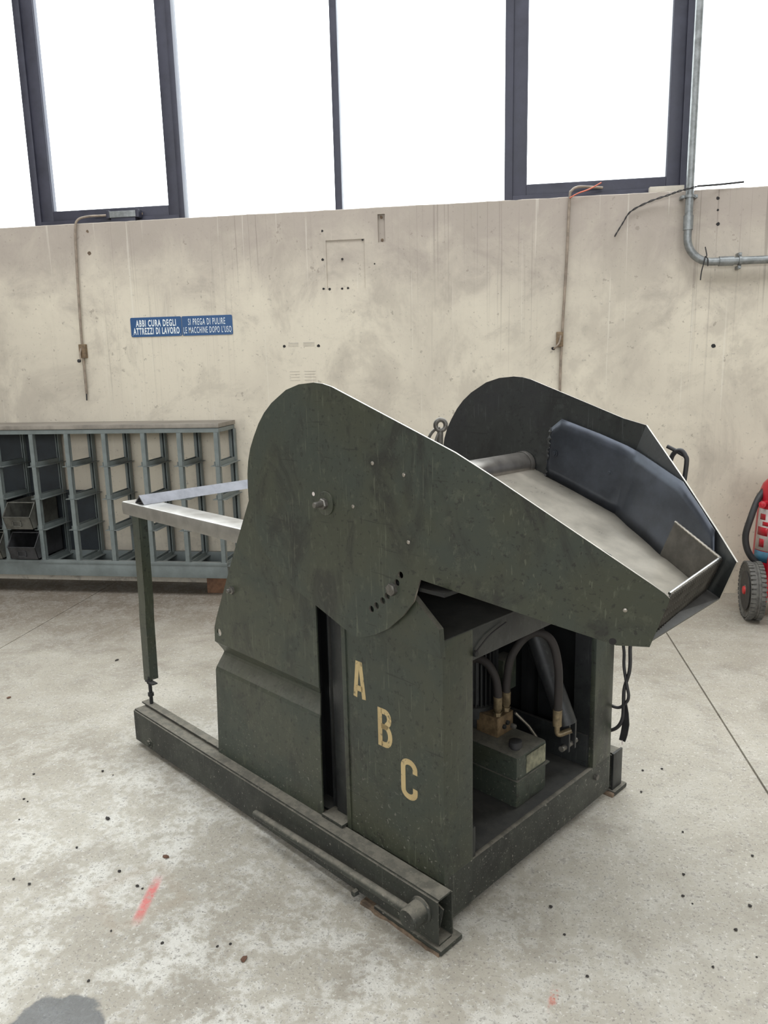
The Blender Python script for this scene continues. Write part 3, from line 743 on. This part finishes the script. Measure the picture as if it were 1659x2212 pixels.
obj('letter_a', bm, LETTER, cab)
bm = bmesh.new()
stroke(bm, [(-.2665, .4835), (-.2665, .600)], .017)
stroke(bm, [(-.262, .592), (-.246, .592)]+arcp(-.246, .572, .0165, .020, 80, -60, 7)+[(-.244, .546), (-.262, .546)], .0165)
stroke(bm, [(-.262, .546), (-.245, .546)]+arcp(-.245, .519, .018, .027, 70, -70, 8)+[(-.246, .4915), (-.262, .4915)], .0165)
obj('letter_b', bm, LETTER, cab)
bm = bmesh.new()
stroke(bm, [(-.1335, .442), (-.1335, .455)]+arcp(-.156, .455, .0225, .018, 15, 165, 8)+[(-.1785, .455), (-.1785, .385)]+arcp(-.156, .385, .0225, .018, 195, 345, 8)+[(-.1335, .385), (-.1335, .398)], .017)
obj('letter_c', bm, LETTER, cab)
# --- rear side covers with pressed groove
def cover(fv, name_mat, near):
    v = lambda x: x if near else 1.041-x
    bm = bmesh.new()
    up = [(-1.090, .597), (-1.086, .648), (-1.068, .690), (-.945, .924), (-.832, 1.129), (-.74, 1.27), (-.60, 1.35), (-.45, 1.33), (-.36, 1.20), (-.36, .95), (-.515, .95), (-.515, .590)]
    add_poly(bm, up, [circle(-1.057, .636, .0135, 14)], lambda a, b: (a, v(.055), b))
    prof = [(-1.090, .055, .597), (-1.0865, .064, .588), (-1.085, .084, .558), (-1.085, .088, .548), (-1.0865, .083, .537), (-1.091, .056, .497), (-1.092, .052, .486), (-1.108, .050, .145)]
    prr = [(-.515, .055, .590)]+[(-.515-max(0, q[1]-.055)*1.1, q[1], q[2]) for q in prof[1:]]
    a = [bm.verts.new((q[0], v(q[1]), q[2])) for q in prof]; b = [bm.verts.new((q[0], v(q[1]), q[2])) for q in prr]
    for k in range(len(a)-1): bm.faces.new((a[k], a[k+1], b[k+1], b[k]))
    bmesh.ops.remove_doubles(bm, verts=bm.verts, dist=.0005)
    o = obj('side_cover', bm, GREEN, mc)
    solid(o, .005, -1 if near else 1).modifiers[0].use_even_offset = False
    return o
cvN = cover(.055, GREEN, True); cvF = cover(.99, GREEN, False)
bolt('cover_bolt', (-.955, .054, .812), (0, -1, 0), .014, .012, BOLT, cvN, True, .012)
box('cover_return', -.519, -.515, .094, .125, .165, .95, GREEN_D, cvN, 0)
# --- tilting bucket: near and far side plates, folded inwards to the lip
outline = [(.045, 1.348), (-.023, 1.372), (-.382, 1.498), (-.418, 1.506), (-.455, 1.509), (-.520, 1.504), (-.580, 1.488), (-.651, 1.450), (-.690, 1.420), (-.721, 1.387), (-.750, 1.345), (-.771, 1.309), (-.786, 1.268),
           (-.794, 1.227), (-.796, 1.185), (-.795, 1.144), (-.793, 1.109), (-.770, 1.050), (-.732, .996), (-.67, .944), (-.600, .901), (-.479, .862), (-.345, .815), (-.324, .809), (-.292, .813), (-.240, .833), (-.189, .862), (-.134, .910), (-.094, .957), (-.070, 1.021)]
holesN = [circle(u, z, .0095, 14) for u, z in ((-.138, 1.020), (-.152, .997), (-.188, .954), (-.206, .937), (-.230, .918), (-.250, .904))]
wingN = [(.045, VN, 1.348), (.124, .086, 1.285), (.403, .286, 1.049), (.433, .310, 1.021), (.443, .317, 1.009), (.440, .318, .998), (.400, .317, .880), (.333, .28, .878), (.209, .203, .921), (-.070, VN, 1.021)]
wingF = [(.055, VF, 1.345), (.244, .841, 1.197), (.378, .749, 1.086), (.454, .697, 1.019), (.417, .695, .910), (.335, .728, .895), (.209, .800, .930), (-.070, VF, 1.021)]
def side(near):
    bm = bmesh.new()
    if near: add_poly(bm, outline, holesN, lambda a, b: (a, VN, b))
    else:
        of = [(.055, 1.345)]+[(q[0], q[1]-.008) for q in outline[1:-1]]+[(-.070, 1.021)]
        add_poly(bm, of, [], lambda a, b: (a, VF, b))
    w = wingN if near else wingF
    vv = [bm.verts.new(p) for p in w]
    c = bm.verts.new(tuple(sum(p[k] for p in w)/len(w) for k in range(3)))
    for i in range(len(vv)):
        bm.faces.new((vv[i], vv[(i+1) % len(vv)], c)) 
    bmesh.ops.remove_doubles(bm, verts=bm.verts, dist=.0005)
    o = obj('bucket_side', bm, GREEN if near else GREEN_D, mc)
    o.data.polygons.foreach_set('use_smooth', [False]*len(o.data.polygons))
    o.data.materials.append(STEEL); solid(o, .006, 0).modifiers[0].material_offset_rim = 1   # bare worn edges
    return o
bsN, bsF = side(True), side(False)
bolt('pivot_pin', (-.422, VN-.003, 1.176), (0, -1, 0), .016, .018, BOLT, bsN, False, .026)
lathe('pivot_washer', (-.422, VN-.003, 1.176), (0, -1, 0), [(0, 0), (0, .034), (.004, .034), (.005, .032), (.005, 0)], GREEN, bsN, 26)
bolt('lock_bolt', (-.166, VN-.003, .977), (0, -1, 0), .017, .014, BOLT, bsN, False)
for u, z in ((-.309, 1.180), (-.230, 1.303), (-.119, 1.282), (-.107, 1.112)):
    lathe('rivet', (u, VN-.003, z), (0, -1, 0), [(0, .0055), (.002, .0052), (.0035, .003), (.0037, 0)], STEEL, bsN, 12)
lathe('drill_hole', (-.475, VN-.0028, 1.197), (0, -1, 0), [(0, 0), (0, .006), (.0004, .006), (.0006, 0)], WHITEL, bsN, 12)
lathe('rivet', (.357, .272, .973), (.4767, -.863, -.1676), [(0, .0055), (.003, .0052), (.0045, .003), (.005, 0)], STEEL, bsN, 12)
lathe('drain_hole', (.327, .275, .888), (.4767, -.863, -.1676), [(0, 0), (0, .009), (.0034, .009), (.0036, 0)], HOLE, bsN, 14)
# slide sheet
LIPM = simple('dull_lip_steel', (.085, .080, .074), .5, .4, .3, 14)
prof = [(-.44, 1.205), (-.40, 1.188), (-.314, 1.155), (-.20, 1.113), (-.084, 1.068), (.009, 1.035), (.126, .999), (.196, .974), (.322, .932), (.368, .916)]
def lim(u):
    t_ = max(0, (u+.060)/.470); return VN+.005+t_*.290, VF-.004-t_*.268
bm = bmesh.new(); pr = None
fine = smooth_path([(u, 0, z) for u, z in prof], 4)
for p in fine:
    a, b = lim(p.x); n = 8
    cur = [bm.verts.new((p.x, a+(b-a)*k/n, p.z+.010*(k/n-.5)*(1 if p.x > .2 else 0))) for k in range(n+1)]
    if pr:
        for k in range(n): bm.faces.new((pr[k], cur[k], cur[k+1], pr[k+1]))
    pr = cur
sheet = solid(obj('slide_sheet', bm, SLIDE, mc, True), .004, -1)
a0, b0 = lim(.366); a1, b1 = lim(.412)
bm = bmesh.new(); v4 = [bm.verts.new(p) for p in ((.352, a0+.002, .912), (.352, b0-.004, .926), (.414, b1-.002, .908), (.398, a1, .888))]
bm.faces.new(v4); solid(obj('lip', bm, LIPM, sheet), .005, -1)
# bent liners inside both cheeks
def liner(near):
    f = (lambda p: (p[0], 1.0-p[1]+.006+max(0, p[0])*.11, p[2]-(.035 if p[2] > 1.04 and p[0] > -.05 else 0))) if near else (lambda p: p)
    top = [(-.289, .956, 1.322), (-.245, .956, 1.356), (-.10, .956, 1.312), (.000, .954, 1.278), (.036, .945, 1.265), (.075, .923, 1.253), (.240, .829, 1.198), (.320, .774, 1.135), (.374, .738, 1.086), (.384, .722, 1.025)]
    bot = [(-.306, .956, 1.155), (-.245, .956, 1.130), (-.125, .956, 1.082), (-.035, .952, 1.048), (.000, .930, 1.034), (.035, .905, 1.024), (.180, .815, .978), (.260, .770, .953), (.322, .735, .932), (.340, .728, .927)]
    if near: top, bot = top[:8], bot[:8]
    bm = bmesh.new(); pr = None
    for k in range(len(top)-1):
        for s in range(4):
            t_ = s/4; a = Vector(top[k]).lerp(Vector(top[k+1]), t_); b = Vector(bot[k]).lerp(Vector(bot[k+1]), t_)
            cur = [bm.verts.new(f(a.lerp(b, j/6))) for j in range(7)]
            if pr:
                for j in range(6): bm.faces.new((pr[j], cur[j], cur[j+1], pr[j+1]))
            pr = cur
    cur = [bm.verts.new(f(Vector(top[-1]).lerp(Vector(bot[-1]), j/6))) for j in range(7)]
    for j in range(6): bm.faces.new((pr[j], cur[j], cur[j+1], pr[j+1]))
    o = obj('liner', bm, LINER, mc, True)
    for p_ in o.data.polygons: p_.use_smooth = True
    solid(o, .005, 0).modifiers[0].use_even_offset = False; return o
lnF, lnN = liner(False), liner(True)
lathe('liner_screw', (-.272, .953, 1.235), (0, -1, 0), [(0, .014), (.002, .014), (.0022, .008), (.005, .007), (.005, 0)], LINER, lnF, 16)
lathe('liner_screw', (-.06, .953, 1.185), (0, -1, 0), [(0, .011), (.002, .011), (.0022, .006), (.004, .005), (.004, 0)], LINER, lnF, 16)
# ragged weld bead along the liner edge
bm = bmesh.new(); random.seed(5)
add_tube(bm, [Vector((-.292-.014*t_/24+random.uniform(-.004, .004), .958, 1.325-.172*t_/24)) for t_ in range(25)], [random.uniform(.004, .009) for _ in range(25)], 7)
obj('weld_bead', bm, GREEN_D, lnF, True)
# front box of tread plate
def quad_corr(name, a, b, c, d, nu, amp, mat, parent):
    """sheet a-b (top) d-c (bottom) with slanted pressed ribs"""
    a, b, c, d = map(Vector, (a, b, c, d)); nrm = (b-a).cross(d-a).normalized()
    if nrm.x < 0: nrm = -nrm
    bm = bmesh.new(); rows = []
    for j in range(9):
        s = j/8
        rows.append([bm.verts.new(a.lerp(d, s).lerp(b.lerp(c, s), i/nu)+nrm*amp*(.5+.5*cos(2*PI*(i/4+s*3.0)))) for i in range(nu+1)])
    for j in range(8):
        for i in range(nu): bm.faces.new((rows[j][i], rows[j][i+1], rows[j+1][i+1], rows[j+1][i]))
    o = obj(name, bm, mat, parent, True)
    for p_ in o.data.polygons: p_.use_smooth = True
    return solid(o, .0045, 0)
TREAD = simple('tread_plate_steel', (.070, .064, .056), .36, .6, .3, 20)
nt_, ft_, fb_, nb_ = (.436, .330, 1.015), (.408, .700, 1.022), (.366, .704, .916), (.388, .330, .902)
tr = quad_corr('tread_front', nt_, ft_, fb_, nb_, 112, .0060, TREAD, mc)
rim = []
for i in range(41):
    p_ = Vector(nt_).lerp(Vector(ft_), i/40); rim.append(p_+Vector((.002*(i % 2), 0, .0015*(i % 2))))
tube('tread_rim', rim, .0042, BRIGHT, tr, 8)
def tread_side(near):
    f = (lambda p: (p[0]-.006, 1.048-p[1], p[2]-.012)) if near else (lambda p: p)
    q = [f((.405, .704, 1.022)), f((.236, .803, 1.082)), f((.196, .803, .976)), f((.364, .710, .918))]
    bm = bmesh.new(); bm.faces.new([bm.verts.new(p) for p in q]); o = solid(obj('tread_cheek', bm, TREAD, tr), .004, 0)
    bm = bmesh.new(); a, b = Vector(q[0]), Vector(q[1])
    add_tube(bm, [a.lerp(b, k/24)+Vector((0, 0, .0012*(k % 2))) for k in range(25)], .0036, 7)
    obj('tread_rim', bm, STEEL, tr, True)
tread_side(False); tread_side(True)
# roller tube, eye bolt and shackle
tube('roller', [(-.402, VN+.012, 1.188), (-.402, .945, 1.188)], .0445, TUBE, mc, 40)
lathe('roller_collar', (-.402, .938, 1.188), (0, 1, 0), [(0, .046), (.004, .047), (.024, .047), (.026, .046)], TUBE, mc, 40)
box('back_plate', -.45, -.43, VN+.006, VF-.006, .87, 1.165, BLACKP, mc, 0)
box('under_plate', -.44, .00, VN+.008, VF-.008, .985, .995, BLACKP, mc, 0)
eb = tube('eye_bolt', [(-.408, .50, 1.22), (-.406, .50, 1.343)], .0095, BOLT, mc, 14)
bm = bmesh.new(); add_tube(bm, [Vector((-.404+.016*cos(2*PI*k/28)*.75, .50+.016*cos(2*PI*k/28)*.66, 1.361+.017*sin(2*PI*k/28))) for k in range(29)], .0075, 12); obj('eye_ring', bm, BOLT, eb, True)
bm = bmesh.new(); add_tube(bm, smooth_path([(-.404, .497, 1.352), (-.418, .488, 1.347), (-.432, .478, 1.325), (-.438, .474, 1.290), (-.430, .478, 1.27), (-.420, .485, 1.29), (-.412, .492, 1.325), (-.404, .50, 1.346)], 5), .005, 9); obj('snap_hook', bm, BOLT, eb, True)
# --- rear frame: side rails, cross angle, legs with levelling screws
def rear(near):
    f = (lambda p: p) if near else mir
    y = lambda a, b: (a, b) if near else (1-b, 1-a)
    bm = bmesh.new(); pr = None
    sec = [(.062, .978), (.062, 1.020), (.065, 1.027), (.070, 1.029), (.160, 1.029), (.164, 1.026), (.164, 1.020), (.072, 1.021), (.068, 1.018), (.068, .978)]
    for u, dz in ((-1.748, .006), (-1.742, 0), (-1.72, 0), (-.74, .0)):
        cur = [bm.verts.new(f((u, a, (b if b > 1 else b+ (.02 if u == -1.748 else 0))))) for a, b in sec]
        if pr:
            for k in range(len(sec)): bm.faces.new((pr[k], pr[(k+1) % len(sec)], cur[(k+1) % len(sec)], cur[k]))
        else: bm.faces.new(cur)
        pr = cur
    bm.faces.new(pr); o = obj('rear_rail', bm, BRIGHT if near else BASEP, mc, True)
    # leg: angle section with a slight kink
    bm = bmesh.new(); pr = None
    for z, du in ((.276, -.022), (.55, -.014), (.62, -.006), (1.02, .0)):
        k = []
        for a, b in ((-1.676, .066), (-1.622, .066), (-1.622, .104), (-1.627, .104), (-1.627, .072), (-1.676, .072)):
            k.append(bm.verts.new(f((a+du, b, z-(.012 if (a < -1.65 and z < .3) else 0)))))
        if pr:
            for i in range(6): bm.faces.new((pr[i], pr[(i+1) % 6], k[(i+1) % 6], k[i]))
        else: bm.faces.new(k)
        pr = k
    bm.faces.new(pr); lg = obj('rear_leg', bm, GREEN, mc)
    y0, y1 = y(.055, .065)
    c = f((-1.652, .068, 0))
    tube('levelling_screw', [(c[0], c[1], .168), (c[0], c[1], .29)], .0075, BLACKP, lg, 12)
    for z in (.206, .262): lathe('nut', (c[0], c[1], z), (0, 0, 1), [(0, 0), (0, .013), (.014, .013), (.014, 0)], BLACKP, lg, 6)
    box('foot_tab', c[0]-.02, c[0]+.045, min(c[1]-.012, c[1]+.012), max(c[1]-.012, c[1]+.012), .268, .273, BLACKP, lg, .001)
    return o
rear(True); rear(False)
bm = bmesh.new()
sec = [(-1.668, 1.030), (-1.630, 1.064), (-1.592, 1.030), (-1.599, 1.030), (-1.630, 1.057), (-1.661, 1.030)]
a = [bm.verts.new((u, .080, z)) for u, z in sec]; b = [bm.verts.new((u, .920, z)) for u, z in sec]
bm.faces.new(a); bm.faces.new(b[::-1])
for k in range(6): bm.faces.new((a[k], a[(k+1) % 6], b[(k+1) % 6], b[k]))
obj('cross_angle', bm, simple('brushed_grey_angle', (.17, .17, .185), .42, .8, .15, 20), mc)
# --- hydraulic unit
bm = bmesh.new(); add_box(bm, -.395, -.078, .470, .640, .169, .345, .016); tank = obj('oil_tank', bm, GREEN, mc, True)
bm = bmesh.new(); add_box(bm, -.401, -.072, .464, .646, .262, .268, .002); obj('tank_seam', bm, GREEN, tank, True)
lathe('filler_cap', (-.120, .520, .345), (0, 0, 1), [(0, 0), (0, .016), (.008, .016), (.008, .022), (.026, .021), (.028, .017), (.028, 0)], RUBBER, tank, 12)
bm = bmesh.new(); add_box(bm, -.0785, -.0765, .520, .626, .275, .335); obj('tank_label', bm, LABELM, tank)
bm = bmesh.new(); add_box(bm, -.285, -.200, .533, .620, .346, .414, .002); vb = obj('valve_block', bm, BLOCKM, mc, True)
for v, z in ((.567, .375), (.585, .383)): bolt('block_screw', (-.200, v, z), (1, 0, 0), .008, .008, BLACKP, vb, False)
bolt('block_screw', (-.200, .612, .362), (1, 0, 0), .009, .016, BOLT, vb, False)
def hose(name, base, path, mat=HOSEM, r=.0135):
    h = tube(name, path, r, mat, mc, 14, 7)
    b = Vector(base)
    bm = bmesh.new()
    lathe_bm(bm, b, (0, 0, 1), [(0, 0), (0, .013), (.010, .013), (.010, .015), (.014, .015), (.014, .010), (.018, .010)], 6)
    lathe_bm(bm, b, (0, 0, 1), [(.014, .010), (.020, .012), (.024, .0145), (.066, .0150), (.068, .013)], 16)
    obj('ferrule', bm, BRASS, h, True); return h
hose('hydraulic_hose', (-.213, .552, .414), [(-.213, .552, .470), (-.213, .552, .50), (-.222, .548, .55), (-.248, .540, .590), (-.285, .53, .600), (-.325, .52, .57), (-.34, .52, .50)])
h2 = hose('hydraulic_hose', (-.215, .602, .414), [(-.215, .602, .470), (-.214, .603, .52), (-.205, .612, .60), (-.175, .64, .665), (-.135, .66, .690), (-.095, .68, .665), (-.075, .69, .58), (-.072, .69, .47), (-.074, .69, .425)])
bm = bmesh.new(); add_tube(bm, [(-.074, .69, .375), (-.074, .69, .432)], .0155, 14); add_tube(bm, smooth_path([(-.074, .69, .38), (-.073, .69, .352), (-.066, .695, .345), (-.052, .71, .352), (-.04, .722, .358)], 5), .0095, 12)
obj('elbow_fitting', bm, BRASS, h2, True)
cy = tube('hydraulic_cylinder', [(-.070, .745, .362), (-.155, .745, .545), (-.23, .745, .71)], .034, GREEN_D, mc, 24)
boxes('clevis', [(-.078, -.048, .722, .730, .275, .375), (-.078, -.048, .760, .768, .275, .375)], GREEN_D, cy); tube('clevis_pin', [(-.063, .70, .29), (-.063, .79, .29)], .010, BOLT, cy, 14)
tube('piston_rod', [(-.23, .745, .71), (-.33, .745, .93)], .016, STEEL, cy, 14)
# finned motor standing on the tank
mtr = lathe('motor', (-.335, .585, .352), (0, 0, 1), [(0, 0), (0, .066), (.03, .070), (.035, .080), (.075, .082), (.078, .062), (.31, .062), (.312, .080), (.36, .078), (.372, .06), (.372, 0)], GREEN_D, mc, 30)
bm = bmesh.new()
for k in range(30):
    a = 2*PI*k/30; n_ = Vector((cos(a), sin(a), 0)); tg = Vector((-sin(a), cos(a), 0)); c = Vector((-.335, .585, 0))
    vv = [bm.verts.new(c+n_*r_+tg*s+Vector((0, 0, z))) for z in (.43, .66) for r_ in (.060, .080) for s in (-.002, .002)]
    for f in [(0, 1, 3, 2), (4, 6, 7, 5), (0, 4, 5, 1), (2, 3, 7, 6), (0, 2, 6, 4), (1, 5, 7, 3)]: bm.faces.new([vv[i] for i in f])
tag(obj('cooling_fins', bm, BLACKP, mtr), kind='stuff')
box('terminal_box', -.31, -.255, .640, .715, .45, .565, GREEN, mtr, .004)
tube('drain_rod', [(-.20, .632, .40), (-.175, .675, .345), (-.16, .70, .30)], .005, STEEL, vb, 8)
# --- cables and handle on the far side
kb = tube('cable', [(-.10, 1.0, .75), (-.03, 1.01, .62), (-.012, 1.01, .56), (-.008, 1.008, .50), (.006, 1.005, .44), (.016, 1.003, .40), (.010, 1.0, .375), (-.020, 1.0, .345), (-.07, .995, .35)], .0055, RUBBER, mc, 10, 6)
tube('cable', [(-.06, 1.0, .75), (.002, 1.012, .62), (.010, 1.012, .56), (.012, 1.01, .49), (-.002, 1.005, .42), (.0, 1.0, .36), (-.003, 1.0, .305), (-.025, .998, .265), (-.075, .99, .235)], .0065, RUBBER, mc, 10, 6)
bm = bmesh.new(); pr = None
for u, z, w in ((.002, .37, .006), (.006, .33, .011), (.008, .29, .013), (.003, .25, .013), (-.003, .222, .012)):
    cur = [bm.verts.new(q) for q in ((u-w, 1.006, z), (u+w, 1.004, z), (u+w, 1.009, z), (u-w, 1.011, z))]
    if pr:
        for k in range(4): bm.faces.new((pr[k], pr[(k+1) % 4], cur[(k+1) % 4], cur[k]))
    else: bm.faces.new(cur)
    pr = cur
bm.faces.new(pr); obj('tape_wrap', bm, RUBBER, kb)
tube('cable_core', [(-.002, 1.007, .224), (-.001, 1.005, .208)], .003, WHITEL, kb, 8)
hd = tube('release_handle', [(.150, .985, 1.12), (.122, 1.0, 1.20), (.127, 1.0, 1.243), (.140, 1.0, 1.263), (.157, 1.0, 1.267), (.171, 1.0, 1.252), (.176, 1.0, 1.225), (.168, .99, 1.10)], .0075, RUBBER, mc, 12, 5)
tube('grip_pin', [(.113, .995, 1.279), (.140, 1.0, 1.266), (.166, 1.004, 1.252)], .0062, RUBBER, hd, 8)

# ------------------------------------------------------------------ crumbs on the floor
random.seed(11)
crumbs = [(-2.34, 3.115), (-2.043, 3.617), (-1.347, 2.223), (-1.05, 2.047), (-1.793, 2.473), (-1.474, 2.5), (-1.529, 2.522), (-1.724, 2.306), (-1.701, 2.293), (-1.663, 2.185), (-1.482, 1.889), (-1.418, 1.872), (-1.369, 2.058), (-1.168, 1.962), (-1.078, 1.903), (-1.058, 1.895),
          (-1.066, 1.718), (-.658, 1.662), (-.902, 1.692), (-.745, 1.699), (-.713, 1.711), (-1.037, 1.545), (.566, 2.751), (.577, 2.148), (.625, 2.368), (.572, 2.02), (.641, 2.77), (.731, 2.029), (.663, 1.927), (.687, 1.833), (.565, 1.784), (.196, 1.854), (.166, 1.959), (.24, 1.714), (.533, 2.597), (.811, 2.264), (.552, 2.05)]
for i, (x, y) in enumerate(crumbs):
    s = random.uniform(.003, .006); big = i in (0, 1, 2, 3, 17)
    if big: s = .008
    bm = bmesh.new(); bmesh.ops.create_icosphere(bm, subdivisions=1, radius=1)
    for v in bm.verts: v.co *= random.uniform(.7, 1.2); v.co.x *= s*random.uniform(.9, 1.3)*(1.6 if big else 1); v.co.y *= s; v.co.z *= s*.55
    mz = min(v.co.z for v in bm.verts)
    bmesh.ops.translate(bm, vec=(0, 0, -mz), verts=bm.verts)
    o = obj('floor_crumb', bm, CHIPB if i in (3, 17, 0) else CHIPD); o.location = (x, y, 0); o.rotation_euler = (0, 0, random.uniform(0, 6))
    tag(o, 'tiny dark crumb of dirt lying on the concrete floor', 'debris', 'crumbs scattered on the floor')
